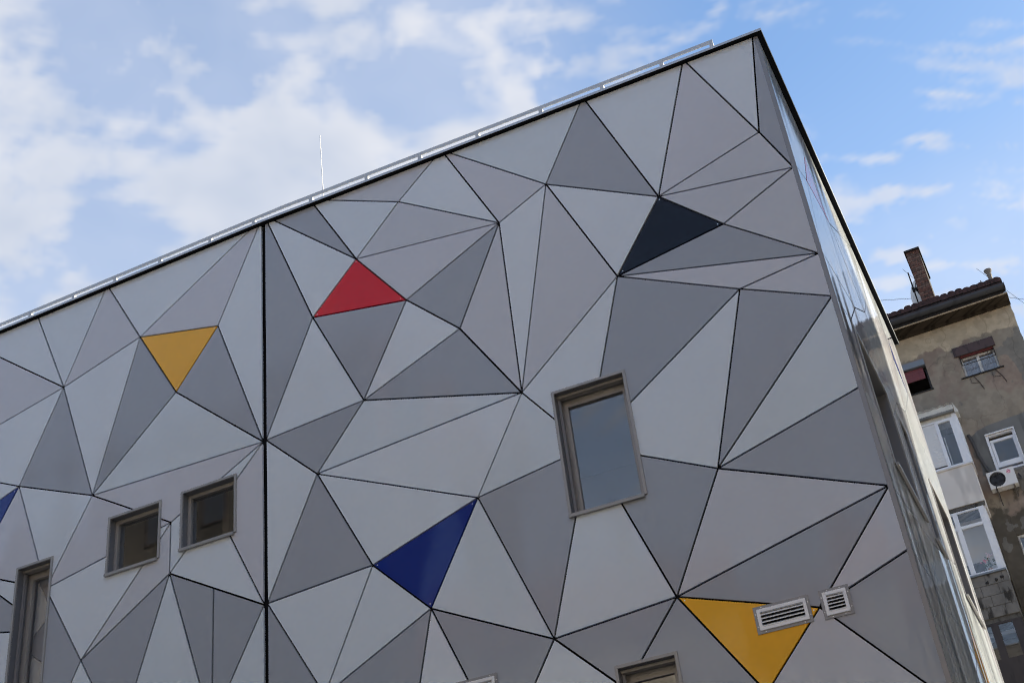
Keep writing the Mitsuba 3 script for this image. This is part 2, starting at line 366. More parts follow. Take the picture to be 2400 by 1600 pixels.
SIDE_PANELS = [
    ('L', [(0.02, 11.549), (0.86, 11.91), (0.02, 10.24)]),
    ('L', [(0.86, 11.91), (0.02, 11.549), (0.02, 11.698), (0.292, 13.845), (0.447, 13.845)]),
    ('r', [(0.86, 11.91), (1.66, 12.92), (2.45, 12.25)]),
    ('L', [(1.66, 12.92), (0.86, 11.91), (0.447, 13.845), (2.379, 13.845)]),
    ('L', [(1.66, 12.92), (2.379, 13.845), (5.686, 13.845), (2.45, 12.25)]),
    ('L', [(0.86, 11.91), (2.45, 12.25), (2.35, 10.73)]),
    ('L', [(2.45, 12.25), (5.41, 12.68), (3.96, 11.56)]),
    ('L', [(5.41, 12.68), (2.45, 12.25), (5.686, 13.845), (5.931, 13.845)]),
    ('M', [(2.45, 12.25), (3.96, 11.56), (2.35, 10.73)]),
    ('L', [(0.86, 11.91), (2.35, 10.73), (0.02, 10.205), (0.02, 10.24)]),
    ('L', [(0.02, 10.205), (2.35, 10.73), (1.05, 9.8), (0.02, 9.584)]),
    ('M', [(1.05, 9.8), (2.35, 10.73), (4.6, 10.3)]),
    ('M', [(0.02, 9.584), (1.05, 9.8), (2.1, 8.75), (0.02, 8.344)]),
    ('L', [(2.35, 10.73), (3.96, 11.56), (4.6, 10.3)]),
    ('L', [(3.96, 11.56), (5.41, 12.68), (6.11, 10.84)]),
    ('L', [(1.05, 9.8), (4.6, 10.3), (2.1, 8.75)]),
    ('L', [(4.6, 10.3), (3.96, 11.56), (6.11, 10.84)]),
    ('D', [(4.6, 10.3), (6.11, 10.84), (5.42, 9.7)]),
    ('L', [(5.42, 9.7), (6.11, 10.84), (7.2, 8.8)]),
    ('M', [(4.6, 10.3), (5.42, 9.7), (4.15, 8.7)]),
    ('L', [(5.41, 12.68), (5.931, 13.845), (9.058, 13.845), (7.6, 13.03)]),
    ('M', [(6.11, 10.84), (5.41, 12.68), (7.6, 13.03), (7.35, 12.5)]),
    ('b', [(7.35, 12.5), (7.6, 13.03), (8.29, 12.22)]),
    ('L', [(7.35, 12.5), (8.29, 12.22), (6.11, 10.84)]),
    ('M', [(8.29, 12.22), (7.6, 13.03), (9.058, 13.845), (9.223, 13.845)]),
    ('L', [(6.11, 10.84), (8.29, 12.22), (9.28, 10.926), (9.28, 10.9)]),
    ('M', [(8.29, 12.22), (9.223, 13.845), (9.28, 13.845), (9.28, 10.926)]),
    ('L', [(6.11, 10.84), (9.28, 10.9), (9.28, 10.88), (7.2, 8.8)]),
    ('L', [(2.1, 8.75), (4.6, 10.3), (4.15, 8.7), (3.2, 7.55)]),
    ('L', [(4.15, 8.7), (5.42, 9.7), (6.22, 8.28)]),
    ('L', [(5.42, 9.7), (7.2, 8.8), (6.22, 8.28)]),
    ('L', [(7.2, 8.8), (9.28, 10.88), (9.28, 8.721)]),
    ('M', [(7.2, 8.8), (9.28, 8.721), (9.28, 6.027)]),
    ('L', [(0.02, 8.344), (2.1, 8.75), (0.02, 7.116)]),
    ('L', [(0.02, 7.116), (2.1, 8.75), (3.2, 7.55), (0.02, 7.103)]),
    ('L', [(0.02, 7.103), (3.2, 7.55), (1.53, 6.48), (0.02, 7.092)]),
    ('M', [(3.2, 7.55), (4.15, 8.7), (6.22, 8.28)]),
    ('L', [(3.2, 7.55), (6.22, 8.28), (5.22, 7.14)]),
    ('L', [(6.22, 8.28), (7.2, 8.8), (5.22, 7.14)]),
    ('L', [(3.2, 7.55), (5.22, 7.14), (4.44, 6.39)]),
    ('L', [(5.22, 7.14), (7.2, 8.8), (9.28, 6.027), (9.28, 6.006)]),
    ('M', [(0.02, 6.381), (1.53, 6.48), (0.75, 5.6), (0.02, 5.892)]),
    ('L', [(1.53, 6.48), (0.02, 6.381), (0.02, 7.092)]),
    ('L', [(1.53, 6.48), (3.2, 7.55), (4.44, 6.39)]),
    ('L', [(1.53, 6.48), (4.44, 6.39), (2.6, 5.4)]),
    ('y', [(4.44, 6.39), (5.22, 7.14), (5.6, 5.55)]),
    ('L', [(5.6, 5.55), (5.22, 7.14), (9.28, 6.006), (9.28, 5.998)]),
    ('L', [(4.44, 6.39), (5.6, 5.55), (2.6, 5.4)]),
    ('L', [(5.6, 5.55), (9.28, 5.998), (9.28, 5.98), (6, 2.7)]),
    ('L', [(0.75, 5.6), (1.53, 6.48), (2.6, 5.4)]),
    ('L', [(0.02, 5.892), (0.75, 5.6), (0.02, 3.459)]),
    ('L', [(0.75, 5.6), (2.6, 5.4), (2.4, 2.9)]),
    ('L', [(2.6, 5.4), (5.6, 5.55), (2.4, 2.9)]),
    ('L', [(0.292, 13.845), (0.02, 11.698), (0.02, 13.845)]),
    ('L', [(0.02, 3.459), (0.75, 5.6), (2.4, 2.9), (0.02, 3.396)]),
    ('L', [(2.4, 2.9), (5.6, 5.55), (6, 2.7)]),
    ('L', [(6, 2.7), (9.28, 5.98), (9.28, 3.098)]),
    ('L', [(0.02, 3.396), (2.4, 2.9), (1.2, 0.1), (0.02, 0.1)]),
    ('M', [(2.4, 2.9), (6, 2.7), (4.5, 0.1)]),
    ('L', [(6, 2.7), (9.28, 3.098), (9.28, 0.1), (7.8, 0.1)]),
    ('L', [(1.2, 0.1), (2.4, 2.9), (4.5, 0.1)]),
    ('L', [(4.5, 0.1), (6, 2.7), (7.8, 0.1)])]

# ------------------------------------------------------------------ ground
def paving(p, n, uv):
    g = fbm(p.x * 0.35, p.y * 0.35, 0.0, octaves=3)
    s = noise(p.x * 60, p.y * 60, 0.0)
    return mi.Color3f(0.15, 0.146, 0.138) * (0.75 + 0.35 * g + 0.25 * s)


plain('mat_paving', proc(paving), .85)
g = trimesh.creation.box((1600, 1600, 0.5))
g.apply_translation((0, 0, -0.25))
scene['ground'] = mikit.ply(g, 'mat_paving')
labels['ground'] = {'label': 'pale paved square between the buildings', 'category': 'ground', 'kind': 'structure'}

# ------------------------------------------------------------------ the panelled building
B = 'panelled_building'
tag(B, 'modern grey building clad in triangular metal panels with red, yellow, blue and black accents', 'building')
FR = Frame((0.0, 13.0), 0.0)                       # right part of the front
FL = Frame((-8.360, 13.0), -0.03416369)            # left part of the front, turned slightly back
FS = Frame((-0.597, 13.0), 1.53162643)             # the side along the alley
ZTOP = 13.836
GAP = 0.0105

# windows: (frame, u0, u1, z0, z1, kind)
WIN_R = [(-4.200, -3.229, 7.797, 9.468, 'tall'), (-3.942, -3.227, 4.30, 5.936, 'tall')]
WIN_L = [(-2.586, -1.673, 8.893, 9.753, 'room'), (-1.340, -0.426, 8.903, 9.762, 'room'), (-4.207, -3.545, 7.30, 9.452, 'tall')]
WIN_S = [(1.07, 3.06, 7.83, 9.73, 'side'), (3.76, 4.56, 7.83, 9.77, 'side'), (6.31, 8.11, 7.83, 9.74, 'side')]
VENT_R = [(-2.338, -1.742, 5.894, 6.190), (-1.630, -1.317, 5.879, 6.195), (-5.905, -5.312, 5.896, 6.192)]
TR = 0.034                                          # width of the window trims


def holes(ws, grow):
    return unary_union([rect(u0 - grow, z0 - grow, u1 + grow, z1 + grow) for u0, u1, z0, z1, *_ in ws]) if ws else Polygon()


# backing walls (dark membrane behind the open joints)
def backing(F, u0, u1, ws):
    wall = rect(u0, 0.0, u1, 13.80).difference(holes(ws, 0.0005))
    return F.slab(wall, -0.33, -0.055)


part(B, 'wall', cat(backing(FR, -8.350, -0.65, WIN_R + [(u0 + .07, u1 - .07, z0 + .07, z1 - .07) for u0, u1, z0, z1 in VENT_R]), FR.box(-8.46, -8.352, -0.33, -0.075, 0, 13.8)), 'mat_membrane')
part(B, 'wall', backing(FL, -11.4, -0.10, WIN_L), 'mat_membrane')
part(B, 'wall', backing(FS, 0.06, 9.30, WIN_S), 'mat_membrane')
# far end of the side, back and roof slab
fp = [FL.pts([-11.4, -0.1, 0])[:2], FL.pts([0, -0.1, 0])[:2], FR.pts([-0.70, -0.1, 0])[:2], FS.pts([9.28, -0.1, 0])[:2], np.array([-12.0, 22.6]), np.array([-19.9, 22.6])]
rm = trimesh.creation.extrude_polygon(Polygon(fp), 0.25, engine='earcut')
rm.apply_translation((0, 0, 13.52))
part(B, 'roof', rm, 'mat_membrane')
part(B, 'wall', FS.box(9.30, 9.36, -20.5, -0.02, 0, 13.8), 'mat_corner')
part(B, 'wall', FL.box(-11.46, -11.40, -10.5, -.056, 0, 13.5), 'mat_corner')

for F, data, ws, vents in ((FR, RIGHT_PANELS, WIN_R, VENT_R), (FL, LEFT_PANELS, WIN_L, []), (FS, SIDE_PANELS, WIN_S, [])):
    cut = holes([(u0 + 0.012, u1 - 0.012, z0 + 0.012, z1 - 0.012) for u0, u1, z0, z1, *_ in ws], 0) if ws else Polygon()
    cut = unary_union([cut] + [rect(u0 + .05, z0 + .05, u1 - .05, z1 - .05) for u0, u1, z0, z1 in vents])
    for tone, pts in data:
        pg = Polygon(pts).intersection(rect(-30, 0.1, 30, ZTOP - 0.004))
        pg = pg.buffer(-(GAP + rnd.uniform(-.001, .002)), join_style=2).difference(cut)
        lost = [x for x in getattr(pg, 'geoms', [pg]) if x.area > 0.004]
        if not lost:
            continue
        bs = rnd.choice(PANEL[tone])
        dw = rnd.uniform(-.001, .0015)
        for piece in lost:
            k = part(B, 'panel', F.slab(piece, -0.032, dw), bs)
        if tone in 'rkby' and F is not FS:
            labels[k] = {'label': {'r': 'red', 'k': 'black', 'b': 'blue', 'y': 'ochre yellow'}[tone] + ' triangular panel'}
            c = np.array(pts)
            for i in range(len(c)):                      # rivets in the corners
                a, b, d = c[i - 1], c[i], c[(i + 1) % len(c)]
                v = (a - b) / np.linalg.norm(a - b) + (d - b) / np.linalg.norm(d - b)
                half = math.acos(np.clip(np.dot(a - b, d - b) / np.linalg.norm(a - b) / np.linalg.norm(d - b), -1, 1)) / 2
                if b[1] > 13.7:
                    continue
                q = b + v / np.linalg.norm(v) * min(0.10, 0.036 / math.sin(half))
                rv = trimesh.creation.cylinder(0.008, segment=[(q[0], 0, q[1]), (q[0], .004, q[1])], sections=10)
                part(k, 'rivet', F.mesh(rv), 'mat_rivet')

# corner profile between front and side
cp = Polygon([FR.pts([-.650, .004, 0])[:2], FR.pts([-.601, .004, 0])[:2], FS.pts([-.001, .002, 0])[:2] + np.array([.002, 0]), FS.pts([.022, .003, 0])[:2], FS.pts([.022, -.05, 0])[:2], FR.pts([-.615, -.05, 0])[:2], FR.pts([-.615, .0022, 0])[:2], FR.pts([-.650, .0022, 0])[:2]])
cm = trimesh.creation.extrude_polygon(cp, ZTOP - .02, engine='earcut')
part(B, 'corner_profile', cm, 'mat_corner')

# roof edge: cap, drip lip, dark gap below
foot = Polygon([FL.pts([-11.6, 0, 0])[:2], FR.pts([-8.337, 0, 0])[:2], np.array([-.597, 13.0]), FS.pts([9.28, 0, 0])[:2], np.array([-12.0, 22.6]), np.array([-19.9, 22.6])])


def plan(poly, z0, z1):
    m = trimesh.creation.extrude_polygon(poly, z1 - z0, engine='earcut')
    m.apply_translation((0, 0, z0))
    return m


off = lambda r: foot.buffer(r, join_style=2)
lip = plan(off(.080).difference(off(.074)), 13.824, 13.862)
top = plan(off(.0735).difference(off(-.34)), 13.853, 13.861)
part(B, 'roof_cap', cat(lip, top), 'mat_cap')
part(B, 'roof_soffit', plan(off(.072).difference(off(-.06)), 13.8385, 13.851), 'mat_membrane')

# low rail on the roof edge
RA = np.array([-1.185, 13.08, 0]); RB = np.array([-8.04, 13.08, 0]); RC = np.array([-19.2, 13.08 + .03417 * 11.16, 0])


def bar(a, b, z0, z1, t):
    d = (b - a) / np.linalg.norm(b - a); n = np.array([-d[1], d[0], 0]) * t / 2
    pg = Polygon([(a + n)[:2], (b + n)[:2], (b - n)[:2], (a - n)[:2]])
    return plan(pg, z0, z1)


RAIL = f'{B}__railing'
COUNT[RAIL] = 0
scene[RAIL] = mikit.ply(cat(bar(RA, RB, 14.070, 14.130, .014), bar(RB + np.array([-.002, 0, 0]), RC, 14.070, 14.130, .014)), 'mat_rail')
for x in [-1.215, -1.94, -2.826, -3.765, -4.763, -5.70, -6.588, -7.545, -8.565, -9.375, -10.335, -11.22, -12.06, -12.96, -13.86, -14.76, -15.7]:
    y = 13.10 if x > -8.04 else 13.10 + .03417 * (-8.04 - x)
    m = rbox(x - .028, x + .028, y - .03, y + .05, 13.856, 14.0695)
    part(RAIL, 'post', m, 'mat_rail')

# windows of the panelled building


def window(F, u0, u1, z0, z1, kind):
    W = part(B, 'window', ring(F, u0, u1, z0, z1, TR, -0.003, 0.0215 if kind != 'side' else 0.016, bottom=False), 'mat_trim')
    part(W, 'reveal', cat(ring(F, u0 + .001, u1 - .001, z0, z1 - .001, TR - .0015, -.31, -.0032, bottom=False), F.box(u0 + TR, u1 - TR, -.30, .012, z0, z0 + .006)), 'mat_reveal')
    a0, a1, b0, b1 = u0 + TR, u1 - TR, z0, z1 - TR
    part(W, 'sill', F.box(u0 + .004, u1 - (.03 if kind != 'side' else 0), .0125, .048, z0 - .036, z0 + .004), 'mat_trim')
    d = .105 if kind == 'room' else .205
    part(W, 'sash', ring(F, a0, a1, b0 + .007, b1, .05, -d - .055, -d), 'mat_sash' if kind != 'side' else 'mat_trim')
    part(W, 'pane', F.slab(rect(a0 + .045, b0 + .045, a1 - .045, b1 - .045), -d - .030, -d - .026), 'mat_glass')
    if kind == 'tall':
        part(W, 'casement', ring(F, a0 + .048, a1 - .048, b0 + .055, b1 - .078, .042, -d - .05, -d + .008), 'mat_sash')
        part(W, 'sash_head', F.box(a0 + .003, a1 - .003, -d - .002, -d + .004, b1 - .076, b1 - .052), 'mat_sash')
        part(W, 'blind_box', F.box(a0 + .004, a1 - .004, -.165, -.075, b1 - .034, b1 - .003), 'mat_sash')
        part(W, 'guide_rail', F.box(a0 + .003, a0 + .034, -.14, -.10, b0 + .01, b1 - .04), 'mat_guide')
        part(W, 'guide_rail', F.box(a1 - .034, a1 - .003, -.14, -.10, b0 + .01, b1 - .04), 'mat_guide')
    if kind == 'side':
        part(W, 'mullion', F.box((u0 + u1) / 2 - .03, (u0 + u1) / 2 + .03, -d - .05, -d - .002, b0 + .06, b1 - .06), 'mat_trim')
    return W


for w in WIN_R:
    window(FR, *w)
for w in WIN_L:
    window(FL, *w)
for w in WIN_S:
    window(FS, *w)


def room(F, u0, u1, z0, z1, deep, w0=-.335):
    t = .02
    part(B, 'room_wall', cat(F.box(u0, u1, -deep - t, -deep, z0, z1), F.box(u0 - t, u0, -deep, w0, z0, z1), F.box(u1, u1 + t, -deep, w0, z0, z1)), 'mat_room')
    part(B, 'room_ceiling', F.box(u0, u1, -deep, w0, z1, z1 + t), 'mat_room')
    part(B, 'room_floor', F.box(u0, u1, -deep, w0, z0 - t, z0), 'mat_room_floor')


room(FL, -2.95, -.12, 7.9, 10.45, 5.0)
part(B, 'room_wall', FL.box(-1.62, -1.50, -4.9, -1.3, 7.91, 10.44), 'mat_room')
room(FL, -4.8, -3.05, 7.25, 10.0, 2.5, -.40)
room(FR, -5.4, -2.6, 7.7, 10.0, 3.5)
room(FR, -5.4, -2.6, 4.2, 6.9, 3.5)
room(FS, .6, 9.0, 7.7, 10.0, 2.2)
# toned sheets behind the left tall window, painting the reflection in its glass
plain('mat_reflection_light', (.56, .55, .53), .5)
plain('mat_reflection_dark', (.30, .29, .30), .5)
ln = lambda u, u0, z0, sl: z0 + (u - u0) * sl
ua, ub = -4.145, -3.60
for (lo, hi, m_) in ((None, (-4.18, 8.274, -.734), 'mat_reflection_light'), ((-4.18, 8.274, -.734), (-4.168, 8.50, .852), 'mat_reflection_dark'), ((-4.168, 8.50, .852), (-4.169, 9.40, -1.745), 'mat_reflection_light'), ((-4.169, 9.40, -1.745), None, 'mat_reflection_dark')):
    z_a, z_b = (ln(ua, *lo), ln(ub, *lo)) if lo else (7.34, 7.34)
    z_c, z_d = (ln(ub, *hi), ln(ua, *hi)) if hi else (9.43, 9.43)
    pg = Polygon([(ua, z_a), (ub, z_b), (ub, z_c), (ua, z_d)]).buffer(0).buffer(-.006, join_style=2)
    part('panelled_building__window_004', 'reflection_sheet', FL.slab(pg, -.375, -.36), m_)
# the open sash hanging into the room behind the left small window
os_ = FL.box(0, .75, -.05, 0, 8.97, 9.66)
SA = Frame(FL.pts([-1.74, -.26, 0])[:2], -0.03416 + math.radians(118))
part(B, 'open_sash', ring(SA, 0, .74, 8.965, 9.665, .06, -.05, 0), 'mat_sash')
part(B, 'open_sash_pane', SA.box(.055, .685, -.028, -.024, 9.02, 9.61), 'mat_glass')


# ventilation grilles
def vent(u0, u1, z0, z1, n):
    V = part(B, 'vent', ring(FR, u0, u1, z0, z1, .034, .003, .012), 'mat_vent_flange')
    a0, a1, b0, b1 = u0 + .034, u1 - .034, z0 + .034, z1 - .034
    part(V, 'frame', ring(FR, a0, a1, b0, b1, .034, -.03, .026), 'mat_vent')
    c0, c1, d0, d1 = a0 + .034, a1 - .034, b0 + .034, b1 - .034
    part(V, 'duct', ring(FR, c0 - .002, c1 + .002, d0 - .002, d1 + .002, .004, -.60, -.031), 'mat_vent_flange')
    pitch = (d1 - d0) / n
    for i in range(n):
        zc = d0 + (i + .5) * pitch
        pr = np.array([(.030, -pitch * .50), (.030, -pitch * .26), (-.022, pitch * .42), (-.026, pitch * .36)])
        pg = Polygon([(p[0], zc + p[1]) for p in pr])
        m = trimesh.creation.extrude_polygon(pg, c1 - c0, engine='earcut')
        v = m.vertices
        m.vertices = np.stack([c0 + v[:, 2], v[:, 0], v[:, 1]], 1)
        part(V, 'slat', FR.mesh(m), 'mat_vent')
    for (x, z) in [(u0 + .09, z1 - .017), (u1 - .09, z1 - .017), (u0 + .09, z0 + .017), (u1 - .09, z0 + .017), (u0 + .017, z0 + .08), (u0 + .017, z1 - .08), (u1 - .017, z0 + .08), (u1 - .017, z1 - .08)]:
        rv = trimesh.creation.cylinder(.006, segment=[(x, .012, z), (x, .015, z)], sections=8)
        part(V, 'rivet', FR.mesh(rv), 'mat_rivet')


for (u0, u1, z0, z1), n in zip(VENT_R, (4, 5, 4)):
    vent(u0, u1, z0, z1, n)

# lightning rod
m = cat(trimesh.creation.cylinder(.0065, segment=[(-7.566, 13.5, 14.6), (-7.58, 13.5, 15.67)], sections=8), trimesh.creation.cylinder(.008, segment=[(-7.558, 13.5, 13.77), (-7.566, 13.5, 14.6)], sections=8))
scene['lightning_rod'] = mikit.ply(m, 'mat_white_rod')
tag('lightning_rod', 'thin white lightning rod standing on the roof edge behind the rail', 'lightning rod')

# ------------------------------------------------------------------ the old apartment house
OB = 'old_house'
tag(OB, 'old apartment house with peeling brown plaster, tiled roof, brick chimney and enclosed balconies', 'building')
FO = Frame((0.0, 34.0), -0.04890585)


def stucco(p, n, uv):
    u = p.x
    big = fbm(u * .9, p.z * .9, 2.0, octaves=4)
    edge = fbm(u * 2.6 + 4, p.z * 2.0, 7.0, octaves=4)
    pink = fbm(u * 1.4 + 9, p.z * 1.1 + 3, 1.0, octaves=3)
    spot = fbm(u * 9, p.z * 9, 3.0, octaves=3)
    c = mix((.275, .235, .185), (.345, .295, .235), big)
    c = mix(c, (.285, .20, .165), smoothstep(.50, .68, pink) * .55)
    cream = smoothstep(19.58, 19.64, p.z + (edge - .5) * .55 + (spot - .5) * .12)      # the coat of paint left under the eaves
    c = mix(c, (.50, .415, .30), cream)
    dark_low = smoothstep(-.06, .16, (14.9 - p.z) * .35 + (edge - .5) * 1.5 - .10)          # darker towards the bottom, with a ragged edge
    c = mix(c, mix((.085, .08, .062), (.12, .10, .08), pink), dark_low)
    bare = smoothstep(.60, .63, edge + (u - 1.9) * .10) * (1 - cream)
    c = mix(c, (.20, .19, .17), bare * .8)
    lump = smoothstep(.49, .56, fbm(u * 3.4 + 2, p.z * 3.0 + 8, 6.0, octaves=4))
    crack = 1 - smoothstep(.004, .016, dr.abs(fbm(u * 1.3 + 3, p.z * 1.0 + 1, 12.0, octaves=4) - .5))
    return c * (0.70 + .26 * spot) * (0.92 + .12 * lump) * (1 - .18 * crack)


def stucco_h(p, n, uv):
    edge = fbm(p.x * 2.6 + 4, p.z * 2.0, 7.0, octaves=4)
    return .010 * fbm(p.x * 7, p.z * 7, 1.0, octaves=4) + .006 * smoothstep(.58, .64, edge + (p.x - 1.9) * .10) + .004 * smoothstep(19.58, 19.64, p.z + (edge - .5) * .55)


mat('mat_stucco', {'type': 'bumpmap', 'arbitrary': proc(stucco_h, eps=8e-3), 'scale': 1.0, 'bsdf': {'type': 'principled', 'base_color': proc(stucco), 'roughness': .9, 'specular': .2}})


def grimy(c, k=.25, f=3.0):
    c = tuple(float(x) for x in c)

    def fn(p, n, uv):
        a = fbm((p.x + p.y * .5) * f, p.z * f * .7, 2.0, octaves=4)
        s = smoothstep(.55, .75, fbm((p.x + p.y) * f * 1.7 + 5, p.z * f * .5, 9.0, octaves=3))
        return mi.Color3f(*c) * (1 - k + 2 * k * a) * (1 - .45 * k / .25 * s)
    return proc(fn)


plain('mat_eaves', grimy((.05, .04, .03), .3, 5.0), .9, spec=.1)
plain('mat_bay', grimy((.60, .565, .53), .12, 2.0), .85, spec=.3)
plain('mat_concrete', grimy((.155, .147, .138), .42, 5.0), .9, spec=.2)
plain('mat_mortar', grimy((.12, .115, .105), .2, 6.0), .95, spec=.1)
plain('mat_cement', grimy((.17, .17, .165), .15, 3.0), .9, spec=.2)
plain('mat_pvc', (.66, .67, .70), .35)
plain('mat_blind', (.58, .58, .58), .5)
plain('mat_old_paint', grimy((.50, .49, .47), .3, 12.0), .6)
plain('mat_brown', grimy((.030, .022, .020), .2, 5.0), .5)
plain('mat_shutter_box', grimy((.060, .034, .032), .25, 8.0), .6)
plain('mat_shutter_red', (.15, .035, .04), .6)
plain('mat_box_grey', (.17, .19, .22), .5, .2)
plain('mat_gutter', grimy((.034, .036, .041), .2, 4.0), .45, .2)
plain('mat_tile', grimy((.052, .024, .020), .4, 14.0), .85)
plain('mat_rust', (.05, .035, .03), .8)
plain('mat_pipe', grimy((.045, .042, .04), .2, 6.0), .6)
plain('mat_flue', grimy((.16, .14, .12), .4, 9.0), .7)
plain('mat_curtain', grimy((.20, .205, .225), .08, 9.0), .9)
plain('mat_night', (.03, .033, .04), .15)
plain('mat_dark_room', (.018, .020, .026), .9)
plain('mat_corrugated', grimy((.52, .50, .44), .12, 5.0), .5)
plain('mat_near_black', (.02, .018, .017), .9)
plain('mat_slab', grimy((.085, .08, .072), .4, 9.0), .9)
plain('mat_dish', (.50, .50, .49), .5)
plain('mat_ac', (.62, .61, .60), .45)
plain('mat_ac_grille', (.035, .036, .042), .5)
plain('mat_emblem', (.52, .14, .22), .5)
plain('mat_emblem_light', (.66, .50, .53), .5)
BRICK = [plain(f'mat_brick_{i}', grimy(c, .25, 30.0), .9, spec=.2) for i, c in enumerate([(.135, .066, .05), (.165, .088, .068), (.11, .07, .056), (.18, .115, .09)])]

# wall with its openings; the free right edge is a little ragged
edge = [(2.975 + nrs.normal(0, .012), z) for z in np.arange(0.0, 20.5, .16)]
wallp = Polygon([(-9, 0)] + edge + [(2.975, 20.5), (-9, 20.5)])
OPEN = [(1.193, 18.534, 2.157, 19.238), (-.95, 18.52, .27, 19.50), (1.16, 15.56, 1.90, 16.68), (1.08, 13.0, 2.2, 13.76), (-.85, 11.2, .60, 14.2), (-.85, 14.6, .60, 17.2)]
wallp = wallp.difference(unary_union([rect(*o) for o in OPEN]))
part(OB, 'wall', FO.slab(wallp, -.38, 0), 'mat_stucco')
part(OB, 'wall', FO.box(2.60, 2.955, -11, -.381, 0, 20.4), 'mat_stucco')
part(OB, 'room_wall', cat(FO.box(-9, 2.6, -5.6, -5.5, 0, 20.4), FO.box(-9.1, -9.001, -11, 0, 0, 20.4), FO.box(-1.3, -1.2, -5.5, -.381, 0, 20.4)), 'mat_room')
part(OB, 'room_ceiling', cat(*[FO.box(-9, 2.6, -5.5, -.381, z, z + .15) for z in (11.45, 14.48, 17.55, 20.2)]), 'mat_room')

# eaves: cove, moulding, soffit, gutter, roof tiles
part(OB, 'cornice', cat(FO.box(-9, 3.0, -.1, .56, 20.385, 20.42), FO.box(-9, 3.0, .0015, .10, 20.30, 20.384)), 'mat_eaves')
part(OB, 'moulding', FO.box(-9, 3.0, .5615, .592, 20.365, 20.395), 'mat_stucco')
a = np.linspace(math.pi, 2 * math.pi, 13)
gut = [(.70 + .105 * math.cos(t), 20.60 + .14 * math.sin(t)) for t in a] + [(.70 + .095 * math.cos(t), 20.60 + .13 * math.sin(t)) for t in a[::-1]]
m = trimesh.creation.extrude_polygon(Polygon(gut), 11.99, engine='earcut'); v = m.vertices
m.vertices = np.stack([-8.99 + v[:, 2], v[:, 0], v[:, 1]], 1)
part(OB, 'gutter', cat(FO.mesh(m), FO.box(2.985, 3.0, .59, .81, 20.46, 20.62), FO.box(-9, 2.98, .565, .59, 20.425, 20.795)), 'mat_gutter', smooth=35)
SL = math.tan(math.radians(22))
roofm = trimesh.Trimesh(*(lambda: (np.array([(-9, .62, 20.74), (2.96, .62, 20.74), (2.96, -6, 20.74 + 6.4 * SL), (-9, -6, 20.74 + 6.4 * SL), (-9, .62, 20.66), (2.96, .62, 20.66), (2.96, -6, 20.66 + 6.4 * SL), (-9, -6, 20.66 + 6.4 * SL)]), np.array([(0, 1, 2), (0, 2, 3), (4, 6, 5), (4, 7, 6), (0, 5, 1), (0, 4, 5), (1, 5, 6), (1, 6, 2), (2, 6, 7), (2, 7, 3), (3, 7, 4), (3, 4, 0)])))())
ROOF = part(OB, 'roof', FO.mesh(roofm), 'mat_tile')
for row in range(3):
    for i in range(17 if row else 18):
        u = -.62 + i * .2105 + (.105 if row % 2 else 0)
        if u + .2 > 2.99:
            u = 2.78
        w = .64 - row * .15; z = 20.80 + row * .118 + rnd.uniform(-.008, .012) + (.035 if row == 2 and 3 < i < 12 else 0)
        arc = np.linspace(0, math.pi, 7)
        prof = [(u + .1 - .1 * math.cos(t), .055 * math.sin(t) + .022) for t in arc] + [(u + .2, -.02), (u, -.02)]
        m = trimesh.creation.extrude_polygon(Polygon(prof), .34, engine='earcut'); v = m.vertices
        m.vertices = np.stack([v[:, 0], w - v[:, 2] * .93, z + v[:, 1] + v[:, 2] * .93 * SL], 1)
        part(ROOF, 'tile', FO.mesh(m), 'mat_tile', smooth=40)

# chimney
CH = part(OB, 'chimney', FO.box(.716, 1.104, -3.40, -1.512, 21.2, 24.02), 'mat_mortar')
part(CH, 'cap', FO.box(.672, 1.150, -3.46, -1.44, 24.03, 24.085), 'mat_near_black')
z, row = 21.52, 0
while z < 23.98:
    u = .71
    for L in ((.25, .13) if row % 2 else (.13, .25)):
        part(CH, 'brick', FO.box(u + .005, u + L + .006, -1.53, -1.497 + rnd.uniform(-.008, .006), z + .006, z + .068 + rnd.uniform(-.004, .003)), rnd.choice(BRICK))
        u += L + .010
    z += .076
    row += 1
# flue
prof = [(0.062, 21.2), (.062, 21.98), (.075, 22.0), (.075, 22.03), (.06, 22.05), (.115, 22.17), (.115, 22.20), (.1, 22.20), (.05, 22.07), (.05, 21.2)]
m = trimesh.creation.revolve(np.array([(r, z) for r, z in prof] + [prof[0]]), sections=18)
m.apply_translation((2.775, -1.0, 0))
part(OB, 'flue_pipe', FO.mesh(m), 'mat_flue', smooth=35)
part(OB, 'roof_spike', FO.mesh(tube([(2.50, -1, 21.3), (2.49, -1, 21.94)], .012)), 'mat_rust')
part(OB, 'roof_spike', FO.mesh(tube([(-.06, .3, 20.8), (-.08, .3, 21.06)], .02)), 'mat_flue')
part(OB, 'roof_spike', FO.mesh(tube([(1.22, .32, 20.8), (1.2, .32, 21.07)], .012)), 'mat_flue')


# upper windows
def old_pane(W, u0, u1, w, z0, z1):
    part(W, 'pane', FO.box(u0, u1, w - .004, w, z0, z1), 'mat_old_glass')


